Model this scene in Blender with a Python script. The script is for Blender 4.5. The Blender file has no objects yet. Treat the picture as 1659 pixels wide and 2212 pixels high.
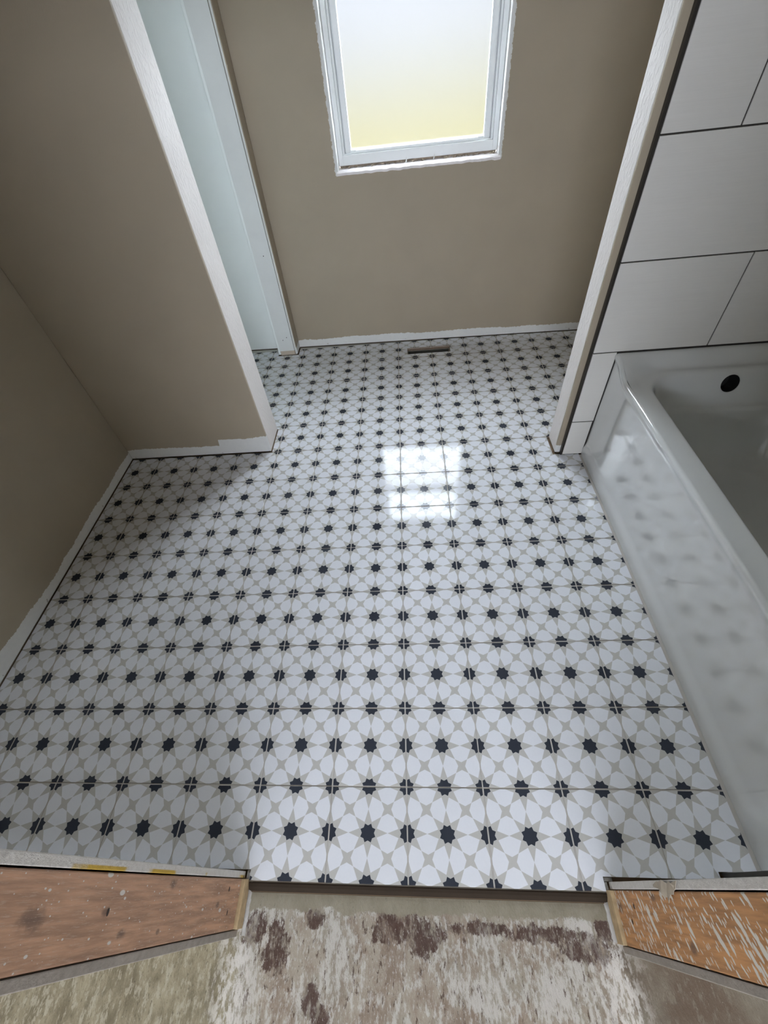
import bpy, bmesh, math, random
from mathutils import Matrix, Vector, noise

random.seed(4)
S = bpy.context.scene
COL = S.collection

# ------------------------------------------------------------------ camera
cd = bpy.data.cameras.new('camera')
cam = bpy.data.objects.new('camera', cd); COL.objects.link(cam)
ROT = ((0.9954946, 0.0420201, 0.0849985), (0.0239755, 0.7557547, -0.6544158), (-0.0917366, 0.6535053, 0.7513423))
cam.matrix_world = Matrix.Translation((0.04883, -0.20445, 1.35942)) @ Matrix(ROT).to_4x4()
cd.sensor_fit = 'HORIZONTAL'; cd.sensor_width = 36.0
cd.lens = 928.607 * 36.0 / 1659.0
cd.shift_x = 16.32 / 1659.0; cd.shift_y = 4.495 / 1659.0
cd.clip_start = 0.02
S.camera = cam

# ------------------------------------------------------------------ sky, view
W = bpy.data.worlds.new('overcast_sky'); S.world = W; W.use_nodes = True
bg = W.node_tree.nodes['Background']
bg.inputs[0].default_value = (0.86, 0.93, 1.06, 1); bg.inputs[1].default_value = 19.0
S.view_settings.view_transform = 'Standard'; S.view_settings.look = 'None'
S.view_settings.gamma = 1.0; S.view_settings.use_curve_mapping = False
S.view_settings.exposure = 1.2
S.cycles.use_denoising = True
S.cycles.diffuse_bounces = 8; S.cycles.max_bounces = 14; S.cycles.transmission_bounces = 8


def portal(name, loc, rot, sx, sy):
    l = bpy.data.lights.new(name, 'AREA'); l.shape = 'RECTANGLE'; l.size = sx; l.size_y = sy
    l.cycles.is_portal = True
    o = bpy.data.objects.new(name, l); COL.objects.link(o); o.location = loc; o.rotation_euler = rot
    return o


portal('window_daylight', (0.14, 2.62, 1.43), (math.radians(-90), 0, 0), 0.9, 1.2)
portal('added_hall_opening', (0.0, -3.87, 1.55), (math.radians(90), 0, 0), 4.0, 0.6)  # portal at the added, unseen hall opening for fill daylight

# ------------------------------------------------------------------ node helpers
class N:
    def __init__(self, name):
        self.m = bpy.data.materials.new(name); self.m.use_nodes = True
        self.t = self.m.node_tree; self.b = self.t.nodes['Principled BSDF']

    def n(self, k, **p):
        x = self.t.nodes.new(k)
        for a, v in p.items(): setattr(x, a, v)
        return x

    def put(self, sock, v):
        if isinstance(v, bpy.types.NodeSocket): self.t.links.new(v, sock)
        elif isinstance(v, (tuple, list)) and len(v) == 3 and sock.type == 'RGBA': sock.default_value = (*v, 1)
        else: sock.default_value = v

    def math(self, op, a, b=0.0, c=0.0, clamp=False):
        x = self.n('ShaderNodeMath', operation=op, use_clamp=clamp)
        self.put(x.inputs[0], a); self.put(x.inputs[1], b)
        if op in ('MULTIPLY_ADD', 'COMPARE', 'SMOOTH_MIN'): self.put(x.inputs[2], c)
        return x.outputs[0]

    def mix(self, f, a, b):
        x = self.n('ShaderNodeMix', data_type='RGBA')
        self.put(x.inputs[0], f); self.put(x.inputs[6], a); self.put(x.inputs[7], b)
        return x.outputs[2]

    def step(self, v, lo, hi):          # 0 at lo, 1 at hi
        x = self.n('ShaderNodeMapRange', interpolation_type='SMOOTHSTEP', clamp=True)
        self.put(x.inputs[0], v); self.put(x.inputs[1], lo); self.put(x.inputs[2], hi)
        return x.outputs[0]

    def pos(self): return self.n('ShaderNodeNewGeometry').outputs['Position']

    def obj(self): return self.n('ShaderNodeTexCoord').outputs['Object']

    def xyz(self, v):
        x = self.n('ShaderNodeSeparateXYZ'); self.put(x.inputs[0], v); return x.outputs

    def map(self, v, scale=(1, 1, 1), rot=(0, 0, 0), loc=(0, 0, 0)):
        x = self.n('ShaderNodeMapping'); self.put(x.inputs[0], v)
        x.inputs[1].default_value = loc; x.inputs[2].default_value = rot; x.inputs[3].default_value = scale
        return x.outputs[0]

    def noise(self, v, scale, detail=3.0, rough=0.5):
        x = self.n('ShaderNodeTexNoise'); self.put(x.inputs['Vector'], v)
        x.inputs['Scale'].default_value = scale; x.inputs['Detail'].default_value = detail
        x.inputs['Roughness'].default_value = rough
        return x.outputs['Fac']

    def vor(self, v, scale, rnd=1.0):
        x = self.n('ShaderNodeTexVoronoi'); self.put(x.inputs['Vector'], v)
        x.inputs['Scale'].default_value = scale; x.inputs['Randomness'].default_value = rnd
        return x.outputs

    def bump(self, h, strength=0.2, dist=0.001):
        x = self.n('ShaderNodeBump'); self.put(x.inputs['Height'], h)
        x.inputs['Strength'].default_value = strength; x.inputs['Distance'].default_value = dist
        self.t.links.new(x.outputs[0], self.b.inputs['Normal'])

    def done(self, col=None, rough=0.5, metal=0.0, spec=None):
        if col is not None: self.put(self.b.inputs['Base Color'], col)
        self.put(self.b.inputs['Roughness'], rough)
        self.b.inputs['Metallic'].default_value = metal
        if spec is not None: self.b.inputs['Specular IOR Level'].default_value = spec
        return self.m


def plain(name, col, rough=0.6, metal=0.0, var=0.08, scale=30, bump=0.0, bscale=200, spec=None):
    k = N(name); p = k.pos()
    f = k.noise(p, scale, 4)
    c = k.mix(f, tuple(x * (1 - var) for x in col), tuple(min(1, x * (1 + var)) for x in col))
    if bump: k.bump(k.noise(p, bscale, 3), bump, 0.002)
    return k.done(c, rough, metal, spec)


# ------------------------------------------------------------------ materials
TAUPE = (0.375, 0.318, 0.238)
BARE = (0.71, 0.71, 0.69)


def painted(name, h, xstep=None, yramp=None, window=None):
    """Taupe roller paint over bare board; the paint stops raggedly above the floor (and at the window)."""
    k = N(name); p = k.pos(); X = k.xyz(p)
    n1 = k.noise(p, 5.0, 2); n2 = k.noise(p, 60.0, 4, 0.7); n3 = k.noise(p, 260.0, 2, 0.6)
    hh = k.math('MULTIPLY_ADD', n1, 0.030, h - 0.015)
    hh = k.math('MULTIPLY_ADD', k.math('SUBTRACT', n2, 0.5), 0.020, hh)
    hh = k.math('MULTIPLY_ADD', k.math('SUBTRACT', n3, 0.5), 0.006, hh)
    if xstep: hh = k.math('MULTIPLY_ADD', k.step(X[0], xstep[0] - .004, xstep[0] + .004), xstep[1], hh)
    if yramp: hh = k.math('MULTIPLY_ADD', k.math('MAXIMUM', k.math('SUBTRACT', yramp[0], X[1]), 0.0), yramp[1], hh)
    m = k.step(k.math('SUBTRACT', hh, X[2]), -0.0006, 0.0006)
    if window:
        x0, x1, z0, z1 = window
        cx, cz = (x0 + x1) / 2, (z0 + z1) / 2
        dx = k.math('SUBTRACT', k.math('ABSOLUTE', k.math('SUBTRACT', X[0], cx)), (x1 - x0) / 2)
        dz = k.math('SUBTRACT', k.math('ABSOLUTE', k.math('SUBTRACT', X[2], cz)), (z1 - z0) / 2)
        d = k.math('MAXIMUM', dx, dz)
        lim = k.math('MULTIPLY_ADD', k.math('SUBTRACT', n2, 0.5), 0.022, 0.004)
        m = k.math('MAXIMUM', m, k.step(k.math('SUBTRACT', lim, d), -0.0008, 0.0008))
    smudge = k.step(k.noise(p, 38.0, 3), 0.66, 0.74)
    low = k.step(k.math('SUBTRACT', 0.035, X[2]), 0.0, 0.02)
    bare = k.mix(k.math('MULTIPLY', k.math('MULTIPLY', smudge, low), 0.6), k.mix(n2, (0.66, 0.66, 0.64), (0.75, 0.75, 0.73)), (0.24, 0.22, 0.19))
    paint = k.mix(n1, tuple(c * .95 for c in TAUPE), tuple(c * 1.05 for c in TAUPE))
    c = k.mix(m, paint, bare)
    k.bump(k.math('ADD', k.noise(p, 240.0, 3, .6), k.math('MULTIPLY', k.noise(p, 45, 2), .6)), 0.16, 0.0015)
    return k.done(c, 0.62, spec=0.3)


def textured_white(name, col, edge=True):
    k = N(name); p = k.pos()
    n1 = k.noise(k.map(p, (1, 1, .55)), 130.0, 3, .6)
    t = k.step(k.noise(k.map(p, (1, 1, .6)), 90.0, 2), .46, .6)
    c = k.mix(k.noise(p, 14, 3), tuple(x * .95 for x in col), col)
    k.bump(k.math('ADD', t, k.math('MULTIPLY', n1, .5)), 0.55, 0.0018)
    return k.done(c, 0.6, spec=0.3)


M = {}
M['left'] = painted('taupe_paint_left', 0.046, yramp=(0.62, 0.11))
M['part'] = painted('taupe_paint_partition', 0.058, xstep=(-0.886, 0.037))
M['far'] = painted('taupe_paint_far', 0.05, window=(-0.258, 0.533, 0.878, 1.985))
M['plainpaint'] = painted('taupe_paint', 0.045)
M['end'] = textured_white('primed_end', (0.71, 0.665, 0.63))
M['primer'] = plain('bluish_primer', (0.86, 0.89, 0.87), 0.55, var=.03, scale=6, bump=.05)
M['bare'] = plain('bare_board', BARE, 0.75, var=.07, scale=40, bump=.15, bscale=150)
M['core'] = plain('wall_core', (0.30, 0.25, 0.20), 0.9)
M['ceil'] = plain('ceiling_white', (0.80, 0.79, 0.77), 0.8, var=.03, bump=.1)
M['vinyl'] = plain('white_vinyl', (0.78, 0.80, 0.80), 0.32, var=.02)
M['bead'] = plain('glazing_bead', (0.93, 0.95, 0.95), 0.25, var=.02)
M['holedark'] = plain('painted_hole_dark', (0.035, 0.024, 0.018), 0.8)  # flat dark colour standing in for the shade inside nail holes
M['pipe'] = plain('black_plastic_pipe', (0.022, 0.022, 0.022), 0.6)
M['trimdark'] = plain('dark_bronze_trim', (0.042, 0.036, 0.030), 0.38, metal=.4, var=.1)
M['reducer'] = plain('bronze_reducer', (0.026, 0.017, 0.010), 0.75, metal=0, var=.12, spec=.12)
M['mortar'] = plain('grey_thinset', (0.42, 0.40, 0.37), 0.85, var=.25, scale=60, bump=.5, bscale=120)
M['ply'] = plain('old_plywood_edge', (0.16, 0.090, 0.052), 0.85, var=.6, scale=50, bump=.3)
M['duct'] = plain('galvanised_duct', (0.30, 0.31, 0.30), 0.5, metal=.5, var=.25, scale=25)
M['slab'] = plain('plywood_underlay', (0.17, 0.115, 0.07), 0.9, var=.3)
M['grout'] = plain('grey_grout', (0.44, 0.415, 0.375), 0.8, var=.10, scale=35)
M['jamb'] = plain('white_jamb_board', (0.70, 0.71, 0.69), 0.5, var=.05, scale=18)
M['osb'] = plain('raw_speckled_board', (0.50, 0.42, 0.33), 0.85, var=.5, scale=260, bump=.3)
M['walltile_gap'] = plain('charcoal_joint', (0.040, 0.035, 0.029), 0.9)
M['foam'] = plain('expanding_foam', (0.40, 0.33, 0.25), 0.9, var=.7, scale=70, bump=.8, bscale=90)
M['pink'] = plain('torn_board_edge', (0.80, 0.755, 0.745), 0.85, var=.1, scale=60, bump=.4, bscale=120)
M['grass'] = plain('dry_grass', (0.0268, 0.0232, 0.0112), 1.0, var=.2, scale=3, spec=0.0)
M['addedwall'] = plain('grey_render', (0.043, 0.0418, 0.0425), 1.0, var=.05, scale=2, spec=0.0)
M['hallpaint'] = plain('hall_taupe_paint', (0.375, 0.318, 0.238), 0.7, var=.03)
M['bisque'] = plain('tile_body', (0.30, 0.24, 0.19), 0.9, var=.2, scale=60)
M['hallwall'] = plain('hall_wall_paint', (0.72, 0.70, 0.66), 0.7, var=.03)
M['papertear'] = plain('torn_paper', (0.36, 0.305, 0.235), 0.85, var=.3, scale=60)
M['plate'] = plain('plate_end_grain', (0.40, 0.29, 0.16), 0.8, var=.4, scale=70)


def mat_floor_tile():
    """White glazed tile printed with charcoal eight-point stars, pale grey rays and four-point stars."""
    k = N('patterned_floor_tile'); X = k.xyz(k.obj())
    P2 = 0.2025 / 2

    def fold(v):
        u = k.math('MULTIPLY_ADD', v, 1.0 / P2, 100.5)
        return k.math('ABSOLUTE', k.math('SUBTRACT', k.math('FRACT', u), 0.5))
    a, b = fold(X[0]), fold(X[1])
    x, y = k.math('MAXIMUM', a, b), k.math('MINIMUM', a, b)
    p, q = k.math('SUBTRACT', 0.5, x), k.math('SUBTRACT', 0.5, y)   # q >= p

    def side(x, y, A, B):   # positive on the origin side
        nx, ny = -(B[1] - A[1]), B[0] - A[0]
        L = math.hypot(nx, ny); nx /= L; ny /= L
        c = -(nx * A[0] + ny * A[1])
        if c < 0: nx, ny, c = -nx, -ny, -c
        return k.math('ADD', k.math('MULTIPLY_ADD', x, nx, k.math('MULTIPLY', y, ny)), c)
    c22, s22 = math.cos(math.pi / 8), math.sin(math.pi / 8)
    V = (.243 * c22, .243 * s22); T = (.207 * c22, .207 * s22)
    grey1 = k.math('MAXIMUM', side(x, y, (.497, 0), V), side(x, y, V, (.338, .338)))
    grey2 = side(q, p, (.092, 0), (.164, .164))
    grey = k.math('MAXIMUM', grey1, grey2)
    dark = k.math('MINIMUM', side(x, y, (.155, 0), T), side(x, y, T, (.110, .110)))
    e = 0.004
    mg = k.step(grey, -e, e); md = k.step(dark, -e, e)
    rnd = k.n('ShaderNodeObjectInfo').outputs['Random']
    tone = k.math('MULTIPLY_ADD', rnd, 0.04, k.math('MULTIPLY_ADD', k.noise(k.pos(), 25, 4), 0.03, 0.945))
    white = k.mix(k.noise(k.pos(), 160, 2), (0.69, 0.70, 0.73), (0.72, 0.73, 0.76))
    gcol = k.mix(k.noise(k.pos(), 120, 2), (0.465, 0.455, 0.425), (0.50, 0.485, 0.455))
    c = k.mix(mg, white, gcol)
    c = k.mix(md, c, (0.038, 0.043, 0.056))
    mul = k.n('ShaderNodeVectorMath', operation='SCALE'); k.put(mul.inputs[0], c); k.put(mul.inputs['Scale'], tone)
    k.bump(k.noise(k.pos(), 18, 2), 0.02, 0.001)
    k.b.inputs['Specular IOR Level'].default_value = 0.16
    return k.done(mul.outputs[0], 0.075)


M['floortile'] = mat_floor_tile()


def mat_wall_tile():
    k = N('linen_wall_tile'); p = k.obj()
    s = k.noise(k.map(p, (2.2, 2.2, 130)), 3.0, 5, .65)
    s2 = k.noise(k.map(p, (1, 1, 12)), 4.0, 3)
    c = k.mix(k.math('MULTIPLY_ADD', s, .7, k.math('MULTIPLY', s2, .3)), (0.60, 0.58, 0.54), (0.74, 0.72, 0.68))
    k.bump(s, 0.06, 0.001)
    return k.done(c, 0.30)


M['walltile'] = mat_wall_tile()


def mat_tub():
    k = N('white_tub_enamel'); p = k.pos()
    c = k.mix(k.noise(p, 8, 3), (0.62, 0.63, 0.615), (0.65, 0.66, 0.645))
    k.b.inputs['Coat Weight'].default_value = 1.0; k.b.inputs['Coat IOR'].default_value = 1.6; k.b.inputs['Coat Roughness'].default_value = .05; k.b.inputs['Specular IOR Level'].default_value = .95
    return k.done(c, k.math('MULTIPLY_ADD', k.noise(p, 5, 3), .08, .03))


M['tub'] = mat_tub()


def mat_stud(name, base, knots, streaks):
    k = N(name); p = k.pos()
    g = k.noise(k.map(p, (14, 14, 1.1)), 9.0, 5, .6)
    g2 = k.noise(k.map(p, (4, 4, .6)), 4.0, 3)
    c = k.mix(k.step(g, .3, .7), tuple(x * .66 for x in base), tuple(min(1, x * 1.32) for x in base))
    c = k.mix(k.math('MULTIPLY', g2, .5), c, (base[0] * .9, base[1] * .95, base[2] * 1.15))
    for (kx, ky, kz, r, el) in knots:
        v = k.map(p, (1, 1, el), loc=(-kx, -ky, -kz * el))
        L = k.n('ShaderNodeVectorMath', operation='LENGTH'); k.put(L.inputs[0], v)
        d = k.math('MULTIPLY_ADD', k.math('SUBTRACT', k.noise(p, 90, 3), .5), r * 1.2, L.outputs['Value'])
        c = k.mix(k.math('MULTIPLY', k.step(d, r * 1.25, r * .35), .72), c, (0.10, 0.062, 0.045))
    white = (0.58, 0.55, 0.49)
    if streaks:
        for n, (sc, thr, dens, rot, st) in enumerate(((34, .18, .50, .50, .20), (55, .22, .60, .58, .24), (90, .26, .75, .45, .28), (130, .28, .75, .55, .32), (190, .30, .75, .50, .36))):
            wv = k.n('ShaderNodeVectorMath', operation='ADD'); k.put(wv.inputs[0], p)
            nz = k.n('ShaderNodeTexNoise'); k.put(nz.inputs['Vector'], p); nz.inputs['Scale'].default_value = 55
            sc_ = k.n('ShaderNodeVectorMath', operation='SCALE'); k.put(sc_.inputs[0], nz.outputs['Color']); sc_.inputs['Scale'].default_value = .008
            k.put(wv.inputs[1], sc_.outputs[0])
            v = k.map(k.map(wv.outputs[0], rot=(rot, 0, 0), loc=(0, n * .37, n * .21)), (0, st, 1.0))
            o = k.vor(v, sc)
            pick = k.math('LESS_THAN', k.xyz(o['Color'])[0], dens)
            size = k.math('MULTIPLY_ADD', k.xyz(o['Color'])[1], thr, thr * .35)
            c = k.mix(k.math('MULTIPLY', k.step(k.math('SUBTRACT', size, o['Distance']), -.02, .02), pick), c, white)
    else:
        for sc, thr, dens, el in ((42, .11, .26, .45), (90, .13, .22, .55), (170, .16, .22, .6)):
            o = k.vor(k.map(p, (0, 1, el), rot=(-.35, 0, 0)), sc)
            pick = k.math('LESS_THAN', k.xyz(o['Color'])[0], dens)
            size = k.math('MULTIPLY_ADD', k.xyz(o['Color'])[1], thr, thr * .3)
            c = k.mix(k.math('MULTIPLY', k.step(k.math('SUBTRACT', size, o['Distance']), -.02, .02), pick), c, (0.52, 0.49, 0.45))
        hair = k.step(k.noise(k.map(p, (40, 40, 3)), 16.0, 4, .75), .54, .64)
        c = k.mix(k.math('MULTIPLY', hair, .45), c, (0.45, 0.34, 0.26))
    k.bump(g, 0.25, 0.002)
    return k.done(c, 0.72)


M['stud_l'] = mat_stud('pinkish_pine_stud', (0.38, 0.215, 0.125),
                       [(-.402, -.242, .728, .012, .45), (-.402, -.241, .580, .006, .6), (-.402, -.266, .520, .006, .5),
                        (-.402, -.210, .390, .008, .6), (-.402, -.243, .155, .006, .6), (-.402, -.270, .406, .004, .6)], False)
M['stud_r'] = mat_stud('orange_pine_stud', (0.42, 0.205, 0.078),
                       [(.463, -.207, .245, .007, .5), (.463, -.268, .349, .009, .6), (.463, -.225, .045, .012, .8)], True)


def mat_board_edge(name, yellow):
    k = N(name); p = k.pos(); X = k.xyz(p)
    c = k.mix(k.noise(p, 110, 4, .7), (0.36, 0.33, 0.29), (0.60, 0.575, 0.54))
    if yellow:
        m = k.step(k.noise(k.map(p, (1, 1, 1)), 9.0, 3), .48, .54)
        low = k.step(X[1], -0.1905, -0.1925)
        c = k.mix(k.math('MULTIPLY', m, low), c, (0.42, 0.27, 0.035))
    k.bump(k.noise(p, 170, 4, .7), .7, .003)
    return k.done(c, .85)


M['edge_y'] = mat_board_edge('cut_board_edge_yellow', True)
M['edge'] = mat_board_edge('cut_board_edge', False)


M['edge_o'] = plain('dusty_board_edge', (0.26, 0.225, 0.19), .85, var=.3, scale=70, bump=.6, bscale=150)


def mat_subfloor():
    k = N('stained_subfloor'); p = k.pos(); X = k.xyz(p)
    st = k.map(p, (1.0, .55, 1)); st2 = k.map(p, (1.0, .38, 1), loc=(3.1, 1.7, 0))
    big = k.noise(p, 7, 4, .6); med = k.noise(st, 26, 5, .68); fine = k.noise(st2, 95, 5, .72); grit = k.noise(st2, 240, 3, .7)
    wob = k.math('MULTIPLY', k.math('SUBTRACT', k.noise(p, 12, 5, .7), .5), .10)
    # olive-grey coating on the left
    side = k.mix(k.step(med, .34, .66), (0.155, 0.130, 0.080), (0.30, 0.265, 0.180))
    side = k.mix(k.math('MULTIPLY', k.step(fine, .50, .60), .75), side, (0.39, 0.36, 0.275))
    side = k.mix(k.math('MULTIPLY', k.step(grit, .58, .68), .7), side, (0.085, 0.070, 0.045))
    rside = k.mix(k.step(big, .35, .65), (0.120, 0.085, 0.058), (0.190, 0.165, 0.125))
    rside = k.mix(k.math('MULTIPLY', k.step(fine, .52, .64), .45), rside, (0.235, 0.21, 0.165))
    rside = k.mix(k.math('MULTIPLY', k.step(grit, .64, .72), .7), rside, (0.36, 0.33, 0.28))
    side = k.mix(k.step(X[0], .0, .05), side, rside)
    # worn middle strip: bare ply, skim-coat remains, brown fibres
    mid = k.mix(k.step(med, .36, .62), (0.205, 0.150, 0.108), (0.32, 0.275, 0.215))
    mid = k.mix(k.math('MULTIPLY', k.step(big, .44, .60), .75), mid, (0.275, 0.25, 0.195))
    mid = k.mix(k.math('MULTIPLY', k.step(k.math('MULTIPLY_ADD', big, .5, k.math('MULTIPLY', fine, .75)), .60, .70), .85), mid, (0.46, 0.43, 0.385))
    mid = k.mix(k.math('MULTIPLY', k.step(grit, .57, .66), .75), mid, (0.46, 0.435, 0.395))
    mid = k.mix(k.math('MULTIPLY', k.step(k.noise(k.map(p, (1, .3, 1), loc=(9, 4, 0)), 130, 4, .75), .58, .66), .85), mid, (0.060, 0.030, 0.017))
    xx = k.math('ADD', X[0], wob)
    inm = k.math('MULTIPLY', k.step(xx, -.405, -.385), k.step(xx, .475, .455))
    edgew = k.math('MULTIPLY', k.math('ADD', k.math('MULTIPLY', k.step(xx, -.355, -.395), k.step(xx, -.45, -.41)),
                                      k.math('MULTIPLY', k.step(xx, .36, .44), k.step(xx, .51, .46))), k.step(fine, .44, .54))
    c = k.mix(inm, side, mid)
    c = k.mix(k.math('MULTIPLY', edgew, .85), c, (0.53, 0.50, 0.455))
    # red-brown blotches, broken up by fibres of skim coat
    rag = k.math('MULTIPLY', k.math('SUBTRACT', k.noise(st, 40, 6, .8), .5), 3.4)
    spots = None
    for (bx, by, rx, ry) in ((-.02, -.275, .075, .030), (.03, -.290, .05, .03), (.30, -.277, .10, .014), (.385, -.300, .055, .022), (.17, -.272, .07, .012),
                             (-.36, -.285, .030, .035), (-.22, -.264, .018, .018), (-.215, -.395, .018, .025), (.435, -.262, .022, .028),
                             (-.31, -.32, .03, .05), (-.19, -.42, .02, .02)):
        v = k.map(p, (1 / rx, 1 / ry, 0), loc=(-bx / rx, -by / ry, 0))
        L = k.n('ShaderNodeVectorMath', operation='LENGTH'); k.put(L.inputs[0], v)
        m = k.step(k.math('ADD', L.outputs['Value'], rag), 1.15, .85)
        spots = m if spots is None else k.math('MAXIMUM', spots, m)
    blot = k.mix(fine, (0.020, 0.008, 0.005), (0.085, 0.036, 0.020))
    blot = k.mix(k.math('MULTIPLY', k.step(grit, .60, .68), .7), blot, (0.45, 0.42, 0.38))
    spots = k.math('MULTIPLY', spots, k.step(k.math('MULTIPLY_ADD', fine, .6, k.math('MULTIPLY', med, .5)), .44, .60))
    c = k.mix(k.math('MULTIPLY', spots, .95), c, blot)
    # clean band left under the old threshold
    band = k.step(k.math('MULTIPLY_ADD', k.math('SUBTRACT', k.noise(p, 22, 5, .7), .5), .045, X[1]), -.254, -.250)
    band = k.math('MULTIPLY', band, inm)
    bandc = k.mix(k.noise(st, 24, 4, .6), (0.175, 0.150, 0.095), (0.30, 0.27, 0.205))
    bandc = k.mix(k.math('MULTIPLY', k.step(fine, .62, .68), .6), bandc, (0.09, 0.075, 0.05))
    c = k.mix(k.math('MULTIPLY', band, .93), c, bandc)
    k.bump(k.math('ADD', fine, grit), .5, .003)
    return k.done(c, .85)


M['subfloor'] = mat_subfloor()


def mat_frosted():
    k = N('frosted_glass')
    k.t.nodes.remove(k.b)
    g = k.n('ShaderNodeBsdfGlass', distribution='BECKMANN'); g.inputs['Roughness'].default_value = 0.40; g.inputs['IOR'].default_value = 1.45
    g.inputs['Color'].default_value = (0.97, 0.98, 0.97, 1)
    k.t.links.new(g.outputs[0], k.t.nodes['Material Output'].inputs[0])
    return k.m


def mat_clear():
    k = N('clear_glass')
    k.t.nodes.remove(k.b)
    tr = k.n('ShaderNodeBsdfTransparent'); tr.inputs[0].default_value = (0.95, 0.97, 0.96, 1)
    gl = k.n('ShaderNodeBsdfGlossy'); gl.inputs['Roughness'].default_value = 0.02
    mx = k.n('ShaderNodeMixShader'); mx.inputs[0].default_value = 0.06
    k.t.links.new(tr.outputs[0], mx.inputs[1]); k.t.links.new(gl.outputs[0], mx.inputs[2])
    k.t.links.new(mx.outputs[0], k.t.nodes['Material Output'].inputs[0])
    return k.m


M['frost'] = mat_frosted()
M['clear'] = mat_clear()

# ------------------------------------------------------------------ mesh helpers
def link(name, me, mat, parent=None, smooth=False):
    if mat is not None and not me.materials: me.materials.append(mat)
    if smooth: me.polygons.foreach_set('use_smooth', [True] * len(me.polygons))
    o = bpy.data.objects.new(name, me); COL.objects.link(o)
    if parent is not None: o.parent = parent
    return o


def from_bm(name, bm, mat, parent=None, smooth=False):
    bmesh.ops.recalc_face_normals(bm, faces=bm.faces)
    me = bpy.data.meshes.new(name); bm.to_mesh(me); bm.free()
    return link(name, me, mat, parent, smooth)


def add_box(bm, lo, hi, bevel=0.0, seg=2, T=None):
    r = bmesh.ops.create_cube(bm, size=1.0); vs = r['verts']
    for v in vs:
        v.co = Vector([lo[i] + (v.co[i] + .5) * (hi[i] - lo[i]) for i in range(3)])
    if bevel:
        es = list({e for v in vs for e in v.link_edges})
        r2 = bmesh.ops.bevel(bm, geom=es, offset=bevel, segments=seg, affect='EDGES', profile=.5)
        vs = list({v for f in r2['faces'] for v in f.verts} | {v for v in vs if v.is_valid})
    if T is not None:
        for v in vs: v.co = T @ v.co
    return vs


def box(name, lo, hi, mat, parent=None, bevel=0.0, T=None):
    bm = bmesh.new(); add_box(bm, lo, hi, bevel, 2, T)
    return from_bm(name, bm, mat, parent, smooth=False)


def boxes(name, L, mat, parent=None, bevel=0.0, T=None):
    bm = bmesh.new()
    for lo, hi in L: add_box(bm, lo, hi, bevel, 2, T)
    return from_bm(name, bm, mat, parent)


def tag(o, label, cat, kind=None, group=None):
    o['label'] = label; o['category'] = cat
    if kind: o['kind'] = kind
    if group: o['group'] = group
    return o


def empty(name, loc=(0, 0, 0)):
    o = bpy.data.objects.new(name, None); COL.objects.link(o); o.location = loc; o.empty_display_size = .05
    return o


# ------------------------------------------------------------------ plan (metres)
P = 0.2025
H = 2.44
SK = 0.0258                                  # the far wall runs slightly out of square
def fary(x): return 2.440 - SK * x
TF = Matrix.Translation((0, 2.440, 0)) @ Matrix.Rotation(-math.atan(SK), 4, 'Z')   # far-wall frame: x along, y outward

# outside ground
g = box('ground', (-300, -300, -.75), (300, 300, -.70), M['grass'])
tag(g, 'dry yellow grass lying outside beyond the frosted window', 'ground', 'structure')

nb = box('wall_added_outside', (-32, 27.0, -.70), (32, 27.3, 7.6), M['addedwall'])  # added to block low sky and set the tone of the frosted pane
tag(nb, 'added grey wall hiding the low sky behind the frosted pane', 'wall', 'structure')

# ------------------------------------------------------------------ floor with its tiles
VX0, VX1, VY0, VY1 = 0.056, 0.317, 2.268, 2.343
EPS = 1e-5


def region(x, y, grow=0.0):
    """is this spot of the bathroom floor tiled?"""
    g = grow
    if y > fary(x) - .0045 + g: return False
    if VX0 - g * .0 < x < VX1 and VY0 < y < VY1: return False
    if y < 1.4160 + g:
        if x < -1.3665 - g: return False
        if y < 1.294 + g:
            if x > .801 + (.010 if g else 0): return False
            if -.392 < x < .455: return y > -.203 - g
            return y > (-.1800 if x < 0 else (-.1745 if x < .716 else -.1600)) - g
        if x > .690 + g: return False
        return True
    if y < 1.600 - g and x < -.637 + -g: return False
    if x > 1.56: return False
    if y < 1.421 + g * 0 and x > .690 + g: return False
    if x < -1.60: return False
    if -.773 + g < x < -.639 - g and y > 2.363 + g: return False
    return True


XL = [-1.3665, .801, .811, -.637, .690, -.773, -.639, -.392, .455, .716, VX0, VX1, -1.60, 1.56]
YL = [1.4160, 1.294, 1.600, 1.421, 2.363, -.203, -.1800, -.1745, -.1600, VY0, VY1]


def cut(bm, grow, x0, x1, y0, y1):
    for xl in XL:
        if x0 + EPS < xl < x1 - EPS:
            bmesh.ops.bisect_plane(bm, geom=bm.verts[:] + bm.edges[:] + bm.faces[:], plane_co=(xl, 0, 0), plane_no=(1, 0, 0), dist=EPS)
    for yl in YL:
        if y0 + EPS < yl < y1 - EPS:
            bmesh.ops.bisect_plane(bm, geom=bm.verts[:] + bm.edges[:] + bm.faces[:], plane_co=(0, yl, 0), plane_no=(0, 1, 0), dist=EPS)
    if y1 > 2.3:
        bmesh.ops.bisect_plane(bm, geom=bm.verts[:] + bm.edges[:] + bm.faces[:], plane_co=(0, 2.4355 + grow, 0), plane_no=(SK, 1, 0), dist=EPS)
    bad = [f for f in bm.faces if not region(f.calc_center_median().x, f.calc_center_median().y, grow)]
    n = len(bm.faces)
    bmesh.ops.delete(bm, geom=bad, context='FACES')
    return len(bad) > 0


def solid(bm, depth):
    if len(bm.faces) > 1: bmesh.ops.dissolve_faces(bm, faces=bm.faces[:])
    for f in bm.faces:
        if f.normal.z < 0: f.normal_flip()
    r = bmesh.ops.extrude_face_region(bm, geom=bm.faces[:])
    for v in r['geom']:
        if isinstance(v, bmesh.types.BMVert): v.co.z -= depth


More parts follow.
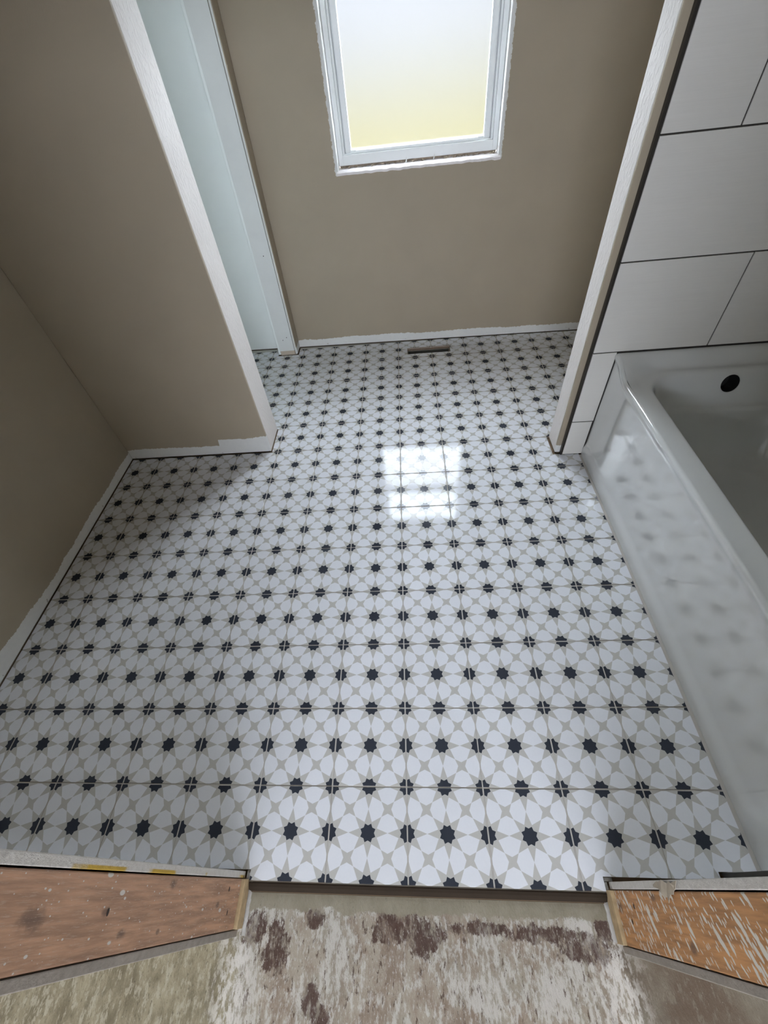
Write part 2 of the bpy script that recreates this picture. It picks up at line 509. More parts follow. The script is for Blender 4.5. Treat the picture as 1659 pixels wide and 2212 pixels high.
bm = bmesh.new()
vs = [bm.verts.new(c) for c in ((-2.5, -.222, -.0105), (2.0, -.222, -.0105), (2.0, 2.75, -.0105), (-2.5, 2.75, -.0105))]
bm.faces.new(vs)
for co, no in (((VX0 - .004, 0, 0), (1, 0, 0)), ((VX1 + .004, 0, 0), (1, 0, 0)), ((0, VY0 - .004, 0), (0, 1, 0)), ((0, VY1 + .004, 0), (0, 1, 0))):
    bmesh.ops.bisect_plane(bm, geom=bm.verts[:] + bm.edges[:] + bm.faces[:], plane_co=co, plane_no=no, dist=EPS)
bad = [f for f in bm.faces if VX0 - .003 < f.calc_center_median().x < VX1 + .003 and VY0 - .003 < f.calc_center_median().y < VY1 + .003]
bmesh.ops.delete(bm, geom=bad, context='FACES')
for f in bm.faces:
    if f.normal.z < 0: f.normal_flip()
r = bmesh.ops.extrude_face_region(bm, geom=bm.faces[:])
for v in r['geom']:
    if isinstance(v, bmesh.types.BMVert): v.co.z -= .030
FLOOR = from_bm('floor', bm, M['ply'])
FLOOR.data.materials.append(M['slab'])
for pl in FLOOR.data.polygons:
    if pl.normal.z > .5: pl.material_index = 1
tag(FLOOR, 'white bathroom tile floor printed with charcoal stars and pale grey rays', 'floor', 'structure')

bm = bmesh.new()
vs = [bm.verts.new(c) for c in ((-1.62, -.203, -.0014), (1.60, -.203, -.0014), (1.60, 2.6, -.0014), (-1.62, 2.6, -.0014))]
bm.faces.new(vs)
cut(bm, 0.0, -1.62, 1.60, -.203, 2.6)
# keep grout out of the wide joint except beside the tub, where it fills up to the apron
bmesh.ops.dissolve_faces(bm, faces=bm.faces[:]) if len(bm.faces) > 1 else None
for f in bm.faces:
    if f.normal.z < 0: f.normal_flip()
r = bmesh.ops.extrude_face_region(bm, geom=bm.faces[:])
for v in r['geom']:
    if isinstance(v, bmesh.types.BMVert): v.co.z -= .0085
bmesh.ops.triangulate(bm, faces=[f for f in bm.faces if len(f.verts) > 4])
from_bm('grout', bm, M['grout'], FLOOR)
box('caulk_joint', (.8012, -.167, -.0095), (.8125, 1.284, -.0006), M['grout'], FLOOR)

TILE = P - .0036


def full_tile():
    bm = bmesh.new(); h = TILE / 2
    vs = [bm.verts.new((x, y, 0)) for x, y in ((-h, -h), (h, -h), (h, h), (-h, h))]
    f = bm.faces.new(vs)
    r = bmesh.ops.extrude_face_region(bm, geom=[f])
    for v in r['geom']:
        if isinstance(v, bmesh.types.BMVert): v.co.z -= .0095
    es = [e for e in bm.edges if all(abs(v.co.z) < 1e-6 for v in e.verts)]
    bmesh.ops.bevel(bm, geom=es, offset=.0009, segments=2, affect='EDGES', profile=.5)
    bmesh.ops.recalc_face_normals(bm, faces=bm.faces)
    me = bpy.data.meshes.new('floor_tile'); bm.to_mesh(me); bm.free()
    me.materials.append(M['floortile'])
    return me


def body_faces(me):
    me.materials.append(M['bisque'])
    for pl in me.polygons:
        if abs(pl.normal.z) < .2: pl.material_index = 1


ME_TILE = full_tile(); body_faces(ME_TILE)
ntile = 0
for j in range(-1, 12):
    for i in range(-8, 8):
        cx, cy = (i + .5) * P, (j + .5) * P
        h = TILE / 2
        bm = bmesh.new()
        vs = [bm.verts.new((cx + x, cy + y, 0)) for x, y in ((-h, -h), (h, -h), (h, h), (-h, h))]
        bm.faces.new(vs)
        was_cut = cut(bm, 0.0, cx - h, cx + h, cy - h, cy + h)
        area = sum(f.calc_area() for f in bm.faces)
        if area < 2e-4: bm.free(); continue
        if not was_cut:
            bm.free(); me = ME_TILE
        else:
            if len(bm.faces) > 1: bmesh.ops.dissolve_faces(bm, faces=bm.faces[:])
            for f in bm.faces:
                if f.normal.z < 0: f.normal_flip()
            r = bmesh.ops.extrude_face_region(bm, geom=bm.faces[:])
            for v in r['geom']:
                if isinstance(v, bmesh.types.BMVert): v.co.z -= .0095
            for v in bm.verts: v.co.x -= cx; v.co.y -= cy
            bmesh.ops.triangulate(bm, faces=[f for f in bm.faces if len(f.verts) > 4])
            bmesh.ops.recalc_face_normals(bm, faces=bm.faces)
            me = bpy.data.meshes.new('floor_tile'); bm.to_mesh(me); bm.free(); me.materials.append(M['floortile']); body_faces(me)
        o = bpy.data.objects.new('floor_tile', me); COL.objects.link(o); o.parent = FLOOR
        o.location = (cx + random.uniform(-.0003, .0003), cy + random.uniform(-.0003, .0003), random.uniform(-.0004, .0002))
        ntile += 1

# hallway subfloor
hf = box('floor_hall', (-2.3, -3.75, -.05), (2.3, -.2225, -.0125), M['subfloor'])
tag(hf, 'stained scraped subfloor with red-brown blotches outside the bathroom threshold', 'floor', 'structure')

# threshold reducer strip (sloped from tile level to the subfloor)
bm = bmesh.new()
prof = [(-.2036, -.012), (-.2036, .0004), (-.2060, .0006), (-.2120, -.0020), (-.2205, -.0105), (-.2210, -.0122)]
A = [bm.verts.new((-.3915, y, z)) for y, z in prof]; B = [bm.verts.new((.4545, y, z)) for y, z in prof]
for a in range(len(prof)):
    b = (a + 1) % len(prof); bm.faces.new((A[a], A[b], B[b], B[a]))
bm.faces.new(A[::-1]); bm.faces.new(B)
t = from_bm('trim_1', bm, M['reducer'])
tag(t, 'dark bronze sloped reducer strip edging the tiles in the doorway', 'threshold', 'structure')

# ------------------------------------------------------------------ duct boot under the vent hole
bm = bmesh.new()
def tray(bm, x0, x1, y0, y1, zt, zb, th):
    add_box(bm, (x0, y0, zb), (x1, y1, zb + th))
    for lo, hi in (((x0, y0, zb), (x0 + th, y1, zt)), ((x1 - th, y0, zb), (x1, y1, zt)), ((x0, y0, zb), (x1, y0 + th, zt)), ((x0, y1 - th, zb), (x1, y1, zt))):
        add_box(bm, lo, hi)
tray(bm, VX0 + .003, VX1 - .004, VY0 + .001, VY1 - .006, -.0165, -.20, .0015)
d = from_bm('duct_boot', bm, M['duct'])
tag(d, 'open grey metal floor duct in the tile cutout under the window', 'duct')
add = bmesh.new()
add_box(add, (VX0 + .003, VY1 - .0075, -.0165), (VX1 - .004, VY1 + .003, -.0150))
add_box(add, (VX1 - .0055, VY0, -.0165), (VX1 + .003, VY1, -.0150))
from_bm('duct_flange', add, plain('bright_flange', (.40, .33, .26), .5, metal=.3, var=.4, scale=80), d)

# ------------------------------------------------------------------ walls
def core(name, L, label, mat='core'):
    o = boxes(name, L, M[mat]); tag(o, label, 'wall', 'structure'); return o


ZB = .0045
wl = core('wall_left', [((-1.50, -.19, -.05), (-1.382, 1.44, H + .02))], 'plain taupe painted wall meeting the partition at the dim corner')
box('drywall_sheet', (-1.382, -.1835, ZB), (-1.370, 1.4205, H), M['left'], wl)

wp = core('wall_partition_left', [((-1.50, 1.4325, -.05), (-.770, 1.535, H + .02)), ((-.770, 1.4325, -.05), (-.6575, 1.585, H + .02))],
          'taupe partition whose off-white textured end faces the room')
box('drywall_sheet', (-1.370, 1.4200, ZB), (-.6405, 1.4320, H), M['part'], wp, bevel=.0025)
e1 = box('end_sheet', (-.6570, 1.4322, ZB), (-.6405, 1.5970, H), M['end'], wp, bevel=.0025)
e1['label'] = 'off-white textured end face of the partition'
box('jamb_sheet', (-.770, 1.5855, ZB), (-.6572, 1.5970, H), M['primer'], wp)
box('closet_sheet', (-1.70, 1.5355, ZB), (-.7705, 1.5470, H), M['primer'], wp)
box('closet_side_sheet', (-.7825, 1.5472, ZB), (-.7705, 1.5970, H), M['primer'], wp)

wc = core('wall_closet_side', [((-1.73, 1.5, -.05), (-1.62, 2.62, H + .02))], 'primed side wall inside the closet behind the partition')
box('drywall_sheet', (-1.62, 1.5475, ZB), (-1.608, 2.48, H), M['primer'], wc)

# header over the closet opening
wh = core('wall_closet_header', [((-.7695, 1.6, 2.06), (-.6455, 2.44, H + .02))], 'header over the closet opening', 'bare')

# stub of wall on the far wall, faced with a white jamb board
y2 = fary(-.70)
ws = core('wall_stub', [((-.7545, 2.3755, -.05), (-.6575, y2 - .001, H + .02))], 'short wall stub faced with a white board beside the far wall')
box('drywall_sheet', (-.7670, 2.3700, ZB), (-.7550, fary(-.761) - .001, H), M['primer'], ws, bevel=.0015)
s2 = box('drywall_sheet', (-.6568, 2.3690, ZB), (-.6448, fary(-.651) - .001, H), M['plainpaint'], ws, bevel=.0015)
box('corner_edge', (-.6570, 2.3675, ZB), (-.6490, 2.3692, H), M['bare'], ws)
jb = box('jamb_board', (-.7540, 2.3650, .030), (-.6600, 2.3750, H), M['jamb'], ws, bevel=.001)
box('raw_board_foot', (-.7525, 2.3658, .004), (-.6610, 2.3750, .0298), M['osb'], ws)


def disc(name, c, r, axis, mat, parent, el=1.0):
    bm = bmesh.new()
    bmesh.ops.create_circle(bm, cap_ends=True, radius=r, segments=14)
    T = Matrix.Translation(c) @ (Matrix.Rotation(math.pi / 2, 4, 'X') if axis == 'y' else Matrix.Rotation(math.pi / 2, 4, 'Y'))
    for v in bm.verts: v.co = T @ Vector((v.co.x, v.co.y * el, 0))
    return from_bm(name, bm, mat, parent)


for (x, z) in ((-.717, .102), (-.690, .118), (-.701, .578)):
    disc('painted_nail_hole', (x, 2.3646, z), .0028, 'y', M['holedark'], jb)  # flat disc, the dark of the hole is put into its colour

# far wall with the window opening (far-wall frame)
WX0, WX1, WZ0, WZ1 = -.258, .533, .878, 1.985
cf = [((-1.75, .013, -.05), (WX0 - .0, .17, H + .02)), ((WX1, .013, -.05), (1.75, .17, H + .02)),
      ((WX0, .013, -.05), (WX1, .17, WZ0)), ((WX0, .013, WZ1), (WX1, .17, H + .02))]
wf = boxes('wall_far', cf, M['core'], T=TF)
tag(wf, 'taupe far wall with the window and a ragged bare strip above the floor', 'wall', 'structure')
sh = [((-.6445, 0, ZB), (WX0, .0125, H)), ((WX1, 0, ZB), (1.60, .0125, H)),
      ((WX0, 0, ZB), (WX1, .0125, WZ0)), ((WX0, 0, WZ1), (WX1, .0125, H))]
boxes('drywall_sheet', sh, M['far'], wf, T=TF)
q = box('primed_sheet', (-1.62, 0, ZB), (-.768, .0125, H), M['primer'], wf, T=TF)
q['label'] = 'pale bluish primed board inside the closet'

# right partition between tub and window nook
wr = core('wall_partition_right', [((.7125, 1.3125, -.05), (1.70, 1.402, H + .02))], 'stub partition with off-white textured end beside the tub tiles')
er = box('end_sheet', (.6985, 1.3128, ZB), (.7120, 1.4135, H), M['end'], wr, bevel=.0025)
er['label'] = 'off-white textured end face of the partition'
box('drywall_sheet', (.6985, 1.3025, ZB), (.7235, 1.3122, H), M['plainpaint'], wr, bevel=.0025)
box('drywall_sheet', (.7122, 1.4025, ZB), (1.60, 1.4135, H), M['plainpaint'], wr)
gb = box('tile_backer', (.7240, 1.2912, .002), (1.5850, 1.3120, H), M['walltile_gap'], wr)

wt = core('wall_right', [((1.5855, -.30, -.05), (1.70, 1.3115, H + .02)), ((1.5855, 1.3125, -.05), (1.70, 2.62, H + .02))], 'long tiled wall behind the tub')
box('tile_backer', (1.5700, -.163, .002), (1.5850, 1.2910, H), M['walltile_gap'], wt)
box('drywall_sheet', (1.5730, 1.414, ZB), (1.5850, 2.395, H), M['plainpaint'], wt)

# wall tiles
ZC = [0.0015, .1790, .4875, .7915, 1.0960, 1.4005, 1.7050, 2.0095, 2.3140, 2.4395]


def wtile(x0, x1, z0, z1, plane, parent, g=.0021):
    c = Vector(((x0 + x1) / 2, 0, (z0 + z1) / 2)); w, h = (x1 - x0) / 2 - g, (z1 - z0) / 2 - g
    bm = bmesh.new()
    add_box(bm, (-w, -.0045, -h), (w, .0045, h), .0006, 1)
    o = from_bm('wall_tile', bm, M['walltile'], parent)
    if plane == 'far': o.location = (c.x, 1.2925 - .0003, c.z)
    elif plane == 'near': o.location = (c.x, -.1675, c.z)
    else: o.location = (1.5665, c.x, c.z); o.rotation_euler = (0, 0, math.pi / 2)
    return o


def courses(X0, X1, joints, plane, parent, zs):
    for n, (z0, z1) in enumerate(zs):
        xs = [X0] + [x for x in joints[n % 3] if X0 + .02 < x < X1 - .02] + [X1]
        for a, b in zip(xs[:-1], xs[1:]): wtile(a, b, z0, z1, plane, parent)


up = list(zip(ZC[2:-1], ZC[3:]))
J = [(1.122, 1.732), (1.335,), (.926, 1.536)]
courses(.7275, 1.562, J, 'far', wr, up)
wtile(.7275, .8140, ZC[0], ZC[1], 'far', wr); wtile(.7275, .8165, ZC[1], ZC[2], 'far', wr)
courses(-.162, 1.287, [(.25, .86), (.05, .66), (.45, 1.06)], 'right', wt, up)

tr = boxes('trim_2', [((.7195, 1.2880, .001), (.7272, 1.3022, H)), ((.7205, 1.2868, .001), (.7266, 1.2880, H))], M['trimdark'])
tag(tr, 'dark bronze vertical edge trim between the textured partition end and tub tiles', 'trim', 'structure')

# near wall either side of the doorway: bottom plate, trimmer stud, board on both faces
def near_wall(name, sgn, x0, x1, xf, label, stud, edge, plate_x):
    w = empty(name, ((x0 + x1) / 2, -.24, 0)); tag(w, label, 'wall', 'structure')

    def B(n, lo, hi, mat, bevel=0.0):
        lo = (lo[0] - w.location.x, lo[1] - w.location.y, lo[2]); hi = (hi[0] - w.location.x, hi[1] - w.location.y, hi[2])
        # object origin at the wall; geometry stays where it stands
        return box(n, lo, hi, mat, w, bevel)
    a, b = (x0, xf) if sgn < 0 else (xf, x1)
    pa, pb = (x0, plate_x) if sgn < 0 else (plate_x, x1)
    B('bottom_plate', (pa, -.2870, -.0124), (pb, -.1985, .026), M['plate'], .001)
    s0, s1 = (xf - .038, xf) if sgn < 0 else (xf, xf + .038)
    B('trimmer_stud', (s0, -.2875, .0262), (s1, -.1985, 2.05), stud, .002)
    k0, k1 = (x0, xf - .0385) if sgn < 0 else (xf + .0385, x1)
    B('cavity_fill', (k0, -.2865, .0262), (k1, -.1990, H), M['core'])
    # boards: the cut edge facing the doorway is raw plaster
    e0, e1 = (xf - .006, xf + .0005) if sgn < 0 else (xf - .0005, xf + .006)
    f0, f1 = (x0, xf - .0062) if sgn < 0 else (xf + .0062, x1)
    B('inner_board', (f0, -.1965, .008), (f1, -.1835, H), M['plainpaint'])
    B('inner_board_edge', (e0, -.1965, .008), (e1, -.1838, 2.05), edge, .0012)
    B('outer_board', (f0, -.3010, -.004), (f1, -.2885, H), M['hallpaint'])
    B('outer_board_edge', (e0, -.3010, -.004), (e1, -.2890, 2.05), M['edge_o'], .0012)
    return w


nl = near_wall('wall_near_left', -1, -1.49, -.40, -.402, 'cut wall end with smooth pinkish pine stud at the doorway', M['stud_l'], M['edge_y'], -.393)
nr = near_wall('wall_near_right', 1, .46, 1.70, .463, 'cut wall end with paint-splattered orange pine stud at the doorway', M['stud_r'], M['edge'], .455)
hd = core('wall_near_header', [((-.402, -.301, 2.05), (.463, -.1835, H + .02))], 'header wall over the doorway', 'bare')

# tiled near end of the tub surround, with its own dark edge trim
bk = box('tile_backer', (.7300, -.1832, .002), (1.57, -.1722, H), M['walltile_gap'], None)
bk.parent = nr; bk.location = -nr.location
for z0, z1 in up:
    n = up.index((z0, z1)); xs = [.7300] + [x for x in J[n % 3] if x < 1.55] + [1.562]
    for a, b in zip(xs[:-1], xs[1:]):
        o = wtile(a, b, z0, z1, 'near', nr); o.location -= nr.location
for z0, z1 in ((ZC[0], ZC[1]), (ZC[1], ZC[2])):
    o = wtile(.7300, .8085, z0, z1, 'near', nr); o.location -= nr.location
tr = box('trim_3', (.7215, -.1838, .001), (.7295, -.1622, H), M['trimdark'], None, .0008)
tag(tr, 'dark bronze vertical edge trim on the doorway-side tub surround', 'trim', 'structure')

# torn paper hanging from the board edge of the right wall end
bm = bmesh.new()
pts = [(-.185, .288), (-.186, .300), (-.1835, .318), (-.1885, .330), (-.186, .345), (-.1885, .352), (-.185, .372), (-.1925, .366), (-.1975, .362), (-.196, .354), (-.203, .347), (-.2035, .340), (-.2095, .334), (-.2065, .329), (-.2145, .322), (-.2065, .316), (-.2075, .308), (-.2005, .303), (-.2025, .296), (-.1955, .292), (-.193, .276), (-.190, .268)]
va = [bm.verts.new((.4608 - .0015 * (i % 3), y, z)) for i, (y, z) in enumerate(pts)]
f = bm.faces.new(va)
r = bmesh.ops.extrude_face_region(bm, geom=[f])
for v in r['geom']:
    if isinstance(v, bmesh.types.BMVert): v.co.x += .0008
bmesh.ops.triangulate(bm, faces=bm.faces[:])
o = from_bm('torn_paper', bm, M['papertear'], nr); o.location = -nr.location
o['label'] = 'torn brown board paper'
for (y, z, w) in ((-.217, .103, nl), (-.257, .089, nl), (-.241, .575, nl)):  # holes drawn as dark discs lying on the stud face
    o = disc('painted_nail_hole', (-.4012, y, z), .0028, 'x', M['holedark'], w, 1.6); o.location = -w.location
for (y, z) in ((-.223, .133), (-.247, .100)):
    o = disc('painted_nail_hole', (.4622, y, z), .0028, 'x', M['holedark'], nr, 1.6); o.location = -nr.location

# thinset smears where the plates meet the tile
def patch(x0, x1, y0, y1, seed):
    bm = bmesh.new(); random.seed(seed); n = 7
    top = [[bm.verts.new((x0 + (x1 - x0) * i / n, y0 + (y1 - y0) * j / n, (-.0035 + random.uniform(-.0015, .0025)) if 0 < i < n and 0 < j < n else -.0055)) for j in range(n + 1)] for i in range(n + 1)]
    for i in range(n):
        for j in range(n): bm.faces.new((top[i][j], top[i + 1][j], top[i + 1][j + 1], top[i][j + 1]))
    rim = [top[i][0] for i in range(n)] + [top[n][j] for j in range(n)] + [top[i][n] for i in range(n, 0, -1)] + [top[0][j] for j in range(n, 0, -1)]
    low = [bm.verts.new((v.co.x, v.co.y, -.0122)) for v in rim]
    for a in range(len(rim)):
        b = (a + 1) % len(rim); bm.faces.new((rim[a], low[a], low[b], rim[b]))
    bm.faces.new(low)
    from_bm('thinset_smear', bm, M['mortar'], FLOOR, True)


def smear(x0, x1, y0, y1, seed):
    bm = bmesh.new(); random.seed(seed)
    nx, ny = 6, 26
    g = [[bm.verts.new((x0 + (x1 - x0) * i / nx + random.uniform(-.001, .001), y0 + (y1 - y0) * j / ny,
                        -.0115 + (.0035 * math.sin(math.pi * i / nx) * random.uniform(.4, 1)) if 0 < i < nx else -.0125)) for j in range(ny + 1)] for i in range(nx + 1)]
    for i in range(nx):
        for j in range(ny): bm.faces.new((g[i][j], g[i + 1][j], g[i + 1][j + 1], g[i][j + 1]))
    o = from_bm('thinset_smear', bm, M['mortar'], FLOOR, True)


smear(-.3945, -.384, -.2995, -.2035, 1)
patch(-.4020, -.3925, -.2030, -.1805, 5); patch(-.3925, -.3860, -.2120, -.2030, 6)
smear(.4465, .4575, -.2850, -.2035, 2)
patch(.4555, .4760, -.1835, -.1750, 7); patch(.4555, .4630, -.2030, -.1835, 8)

# hall shell; the wide back opening is added to let in soft light
def pierced(name, x0, x1, y0, y1, a0, a1, z0, z1, label):
    """hall wall running along x or y with one added light opening a0..a1, z0..z1"""
    Z = H + .02
    if abs(x1 - x0) < abs(y1 - y0):
        L = [((x0, y0, -.05), (x1, a0, Z)), ((x0, a1, -.05), (x1, y1, Z)), ((x0, a0, -.05), (x1, a1, z0)), ((x0, a0, z1), (x1, a1, Z))]
    else:
        L = [((x0, y0, -.05), (a0, y1, Z)), ((a1, y0, -.05), (x1, y1, Z)), ((a0, y0, -.05), (a1, y1, z0)), ((a0, y0, z1), (a1, y1, Z))]
    return core(name, L, label, 'hallwall')


wa = core('wall_hall_left', [((-2.42, -3.75, -.05), (-2.30, -.30, H + .02))], 'side wall of the hall left of the doorway', 'hallwall')
wb = core('wall_hall_right', [((2.30, -3.75, -.05), (2.42, -.30, H + .02))], 'side wall of the hall right of the doorway', 'hallwall')
wk = pierced('wall_hall_back', -2.42, 2.42, -3.85, -3.75, -1.95, 1.95, 1.30, 1.80, 'back wall of the hall facing the doorway')
wx = core('wall_hall_front', [((-2.42, -.301, -.05), (-1.4905, -.19, H + .02)), ((1.7005, -.301, -.05), (2.42, -.19, H + .02))], 'hall wall continuing past the bathroom', 'hallwall')
cl = box('ceiling', (-2.45, -3.9, H + .0205), (2.45, 2.9, H + .12), M['ceil'])
tag(cl, 'white ceiling over bathroom and hall', 'ceiling', 'structure')

# ------------------------------------------------------------------ window
win = empty('window_1', (TF @ Vector((.1375, .08, WZ0)))[:])
tag(win, 'white vinyl window with frosted lower pane in the taupe far wall', 'window', 'structure')
WT = Matrix.Translation(-win.location) @ TF


def ring(name, x0, x1, z0, z1, ws, wb, wtop, y0, y1, mat, parent=win, bevel=.0015):
    L = [((x0, y0, z0), (x0 + ws, y1, z1)), ((x1 - ws, y0, z0), (x1, y1, z1)),
         ((x0 + ws, y0, z0), (x1 - ws, y1, z0 + wb)), ((x0 + ws, y0, z1 - wtop), (x1 - ws, y1, z1))]
    o = boxes(name, L, mat, parent, bevel, T=WT)
    return o


# drywall returns
boxes('drywall_return', [((WX0, .001, WZ0 + .010), (WX0 + .011, .075, WZ1)), ((WX1 - .011, .001, WZ0 + .010), (WX1, .075, WZ1)),
                         ((WX0, .001, WZ1 - .011), (WX1, .075, WZ1))], M['bare'], win, .001, T=WT)
# ragged sill board
bm = bmesh.new(); random.seed(9)
nx = 60; top = []; rows = []
for i in range(nx + 1):
    x = WX0 + (WX1 - WX0) * i / nx
    jag = .004 * noise.noise(Vector((x * 30, 0, 0))) + .002 * noise.noise(Vector((x * 90, 3, 0)))
    rows.append([bm.verts.new(WT @ Vector(c)) for c in ((x, -.004, WZ0 - .006 + jag), (x, -.0045, WZ0 + .004 + jag), (x, .004, WZ0 + .010 + jag * .6), (x, .075, WZ0 + .011), (x, .075, WZ0 - .001), (x, .006, WZ0 - .006))])
for a, b in zip(rows[:-1], rows[1:]):
    for c in range(6): bm.faces.new((a[c], b[c], b[(c + 1) % 6], a[(c + 1) % 6]))
bm.faces.new(rows[0]); bm.faces.new(rows[-1][::-1])
o = from_bm('sill_board', bm, M['pink'], win); o['label'] = 'ragged bare plaster sill edge'
ring('frame', -.246, .521, .8985, 1.968, .022, .040, .022, .058, .140, M['vinyl'])
ring('track', -.2235, .4985, .9380, 1.946, .0105, .006, .010, .068, .140, M['vinyl'])
boxes('balance_cover', [((-.2132, .090, .944), (-.2040, .140, 1.9355)), ((.4790, .090, .944), (.4882, .140, 1.9355))], M['vinyl'], win, 0, T=WT)
ls = ring('lower_sash', -.2085, .4835, .9415, 1.490, .027, .012, .050, .074, .100, M['vinyl'], bevel=.002)
us = ring('upper_sash', -.2085, .4835, 1.4480, 1.940, .030, .045, .034, .104, .132, M['vinyl'], bevel=.002)
box('pane', (-.1825, .085, .9525), (.4575, .090, 1.4410), M['frost'], ls, T=WT)['label'] = 'frosted glass pane'
box('pane', (-.1795, .116, 1.4920), (.4545, .120, 1.9070), M['clear'], us, T=WT)['label'] = 'clear glass pane'
box('glazing_bead', (-.158, .066, .9440), (.430, .074, .9520), M['bead'], ls, .002, T=WT)
# foam and crumbs in the gap under the frame
bm = bmesh.new(); random.seed(12)
add_box(bm, (-.244, .074, .886), (.519, .125, .899), 0, 1, WT)
for i in range(70):
    x = random.uniform(-.24, .515); r = random.uniform(.002, .006)
    T = WT @ Matrix.Translation((x, random.uniform(.045, .072), .890 + r * .5)) @ Matrix.Diagonal((r * random.uniform(.8, 2.2), r, r * .8, 1))
    bmesh.ops.create_icosphere(bm, subdivisions=1, radius=1, matrix=T)
o = from_bm('foam_fill', bm, M['foam'], win); o['kind'] = 'stuff'
for x in (.088, .222):
    bm = bmesh.new()
    bmesh.ops.create_cone(bm, cap_ends=True, segments=8, radius1=.004, radius2=.0015, depth=.022, matrix=WT @ Matrix.Translation((x, .045, .901)) @ Matrix.Rotation(.2, 4, 'Y'))
    from_bm('plaster_crumb', bm, M['bare'], win)

# ------------------------------------------------------------------ bathtub
TX0, TX1, TY0, TY1 = .8110, 1.5610, -.1615, 1.2860
ZT, RA = .440, .011
tub = empty('bathtub', ((TX0 + TX1) / 2, (TY0 + TY1) / 2, 0))
tag(tub, 'white alcove bathtub with glossy recessed apron and overflow hole', 'bathtub')
OFF = -tub.location


def sst(a, b, v):
    t = max(0, min(1, (v - a) / (b - a))); return t * t * (3 - 2 * t)


def rise(x, y):
    dx, dy = TX1 - x, min(TY1 - y, y - TY0)
    w = .14 + (.058 - .14) * sst(TX0, TX0 + .14, x)
    return .044 * (1 - sst(.006, w, min(dx, dy)))


def srect(y, z, y0, y1, z0, z1, r):
    """signed distance inside a rounded rectangle, positive inside"""
    cy, cz = (y0 + y1) / 2, (z0 + z1) / 2
    ax, az = abs(y - cy) - ((y1 - y0) / 2 - r), abs(z - cz) - ((z1 - z0) / 2 - r)
    return r - math.hypot(max(ax, 0), max(az, 0)) - min(max(ax, az), 0)


bm = bmesh.new()
NY = 150
zs = [i * (ZT - RA) / 44 for i in range(45)]
prof = [('f', z) for z in zs] + [('a', a * math.pi / 2 / 8) for a in range(1, 9)]
cols = []
for j in range(NY + 1):
    y = TY0 + (TY1 - TY0) * j / NY; col = []
    for kind, v in prof:
        if kind == 'f':
            d = srect(y, v, -.085, 1.42, .030, .46, .07)
            x = TX0 + .007 * sst(0, .040, d) * (1 - sst(.405, .428, v)); z = v
        else:
            x = TX0 + RA * (1 - math.cos(v)); z = ZT - RA + RA * math.sin(v)
        z = z + rise(TX0 + RA, y) * sst(.2, ZT, z)
        col.append(bm.verts.new(Vector((x, y, z)) + OFF))
    cols.append(col)
for a, b in zip(cols[:-1], cols[1:]):
    for c in range(len(prof) - 1): bm.faces.new((a[c], b[c], b[c + 1], a[c + 1]))
ap = from_bm('apron', bm, M['tub'], tub, True)


def rrect(x0, x1, y0, y1, r, ns=26, nc=12):
    r = max(r, .0005); pts = []
    cs = [((x1 - r, y1 - r), 0), ((x0 + r, y1 - r), 90), ((x0 + r, y0 + r), 180), ((x1 - r, y0 + r), 270)]
    for n, ((cx, cy), a0) in enumerate(cs):
        arc = [(cx + r * math.cos(math.radians(a0 + 90 * t / nc)), cy + r * math.sin(math.radians(a0 + 90 * t / nc))) for t in range(nc + 1)]
        (nx_, ny_), b0 = cs[(n + 1) % 4]
        nxt = (nx_ + r * math.cos(math.radians(b0)), ny_ + r * math.sin(math.radians(b0)))
        pts += arc
        e = arc[-1]
        pts += [(e[0] + (nxt[0] - e[0]) * t / ns, e[1] + (nxt[1] - e[1]) * t / ns) for t in range(1, ns)]
    return pts


RX0, RX1, RY0, RY1, RR = .8800, 1.5000, -.0750, 1.2150, .125
outer = rrect(TX0 + RA, TX1, TY0, TY1, .0006)
inner = rrect(RX0, RX1, RY0, RY1, RR)
bm = bmesh.new(); loops = []
for t in range(0, 15):
    s = t / 14.0
    L = []
    for (ax, ay), (bx, by) in zip(outer, inner):
        x, y = ax + (bx - ax) * s, ay + (by - ay) * s
        L.append(bm.verts.new(Vector((x, y, ZT + rise(x, y) * (1 - sst(.75, 1, s)))) + OFF))
    loops.append(L)
pin = [(.005, .4390), (.010, .4355), (.014, .429), (.018, .418), (.024, .395), (.030, .370), (.036, .345), (.041, .326), (.045, .3195), (.051, .3175), (.056, .313),
       (.060, .300), (.068, .25), (.078, .20), (.090, .16), (.104, .132), (.125, .110), (.155, .098), (.20, .092)]
for ins, z in pin:
    far_extra = ins * .35
    L = [bm.verts.new(Vector((x, y, z)) + OFF) for x, y in rrect(RX0 + ins * .8, RX1 - ins * .8, RY0 + ins * 1.6, RY1 - ins * 1.25, max(.04, RR - ins * .3))]
    loops.append(L)
for a, b in zip(loops[:-1], loops[1:]):
    n = len(a)
    for c in range(n): bm.faces.new((a[c], a[(c + 1) % n], b[(c + 1) % n], b[c]))
bm.faces.new(loops[-1])
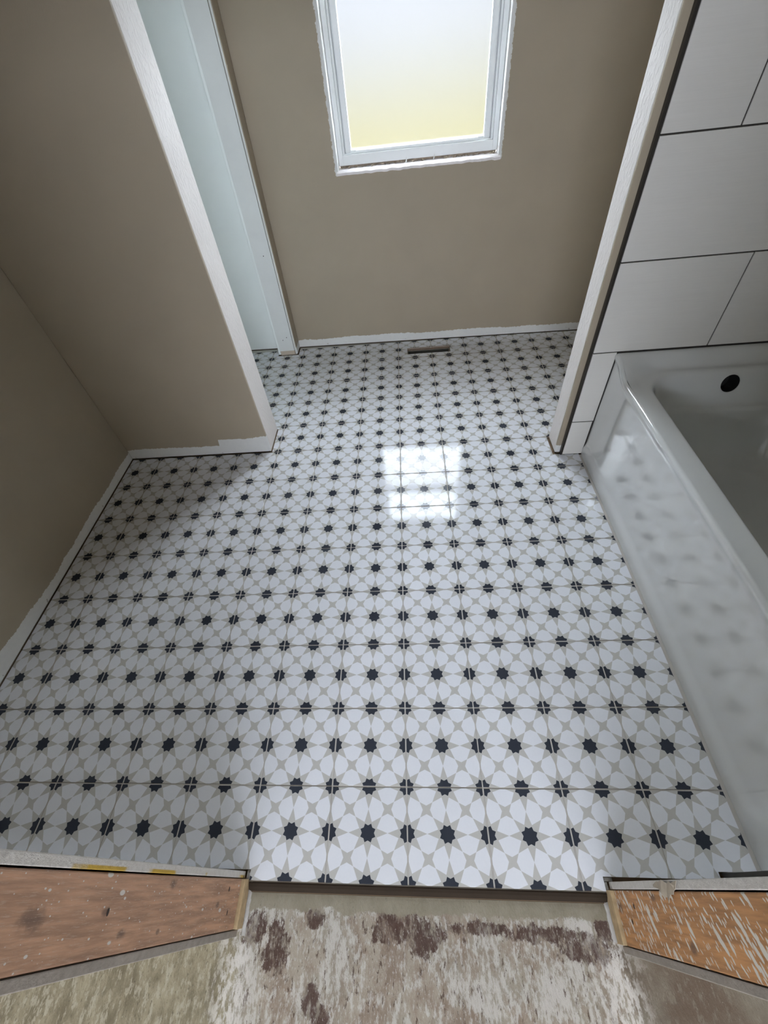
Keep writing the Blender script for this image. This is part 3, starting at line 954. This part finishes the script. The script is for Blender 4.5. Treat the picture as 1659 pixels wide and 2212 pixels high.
# overflow opening cut through the sloped end
OY, OZ, OX, ORAD = RY1 - .0245 * 1.25, .394, 1.197, .031
TO = Matrix.Translation(Vector((OX, OY, OZ)) + OFF) @ Matrix.Rotation(math.pi / 2 - math.atan2(.0225, .073), 4, 'X')
TOI = TO.inverted()


def near_hole(f):
    q = TOI @ f.calc_center_median(); return math.hypot(q.x, q.y) < .085 and abs(q.z) < .03


NS = 28
for n in range(NS):
    a = 2 * math.pi * n / NS
    fs = [f for f in bm.faces if near_hole(f)]
    gm = list({v for f in fs for v in f.verts}) + list({e for f in fs for e in f.edges}) + fs
    d = Vector((math.cos(a), math.sin(a), 0))
    bmesh.ops.bisect_plane(bm, geom=gm, plane_co=TO @ (d * ORAD), plane_no=(TO.to_3x3() @ d), dist=1e-6)
gone = []
for f in bm.faces:
    q = TOI @ f.calc_center_median()
    if abs(q.z) < .03 and all((math.cos(2 * math.pi * n / NS) * q.x + math.sin(2 * math.pi * n / NS) * q.y) < ORAD for n in range(NS)): gone.append(f)
bmesh.ops.delete(bm, geom=gone, context='FACES')
bmesh.ops.recalc_face_normals(bm, faces=bm.faces)
if sum(f.normal.z for f in bm.faces) < 0:
    for f in bm.faces: f.normal_flip()
me = bpy.data.meshes.new('basin'); bm.to_mesh(me); bm.free()
bs = link('basin', me, M['tub'], tub, True)

bm = bmesh.new(); rr = []
NT = 48
for i in range(NT):
    a = 2 * math.pi * i / NT
    rr.append([bm.verts.new(TO @ Vector((math.cos(a) * q, math.sin(a) * q, h))) for q, h in ((.0335, .0002), (.0322, .0012), (.0312, .0006), (.0310, -.004))])
for i in range(NT):
    a, b = rr[i], rr[(i + 1) % NT]
    for c in range(3): bm.faces.new((a[c], b[c], b[c + 1], a[c + 1]))
hr = from_bm('hole_rim', bm, M['tub'], tub, True)
bm = bmesh.new(); rr = []
for i in range(NT):
    a = 2 * math.pi * i / NT
    rr.append([bm.verts.new(TO @ Vector((math.cos(a) * .0309, math.sin(a) * .0309, h))) for h in (-.001, -.060)])
for i in range(NT):
    a, b = rr[i], rr[(i + 1) % NT]; bm.faces.new((a[0], b[0], b[1], a[1]))
bm.faces.new([v[1] for v in rr])
oh = from_bm('overflow_pipe', bm, M['pipe'], tub, False); oh['label'] = 'black overflow opening'
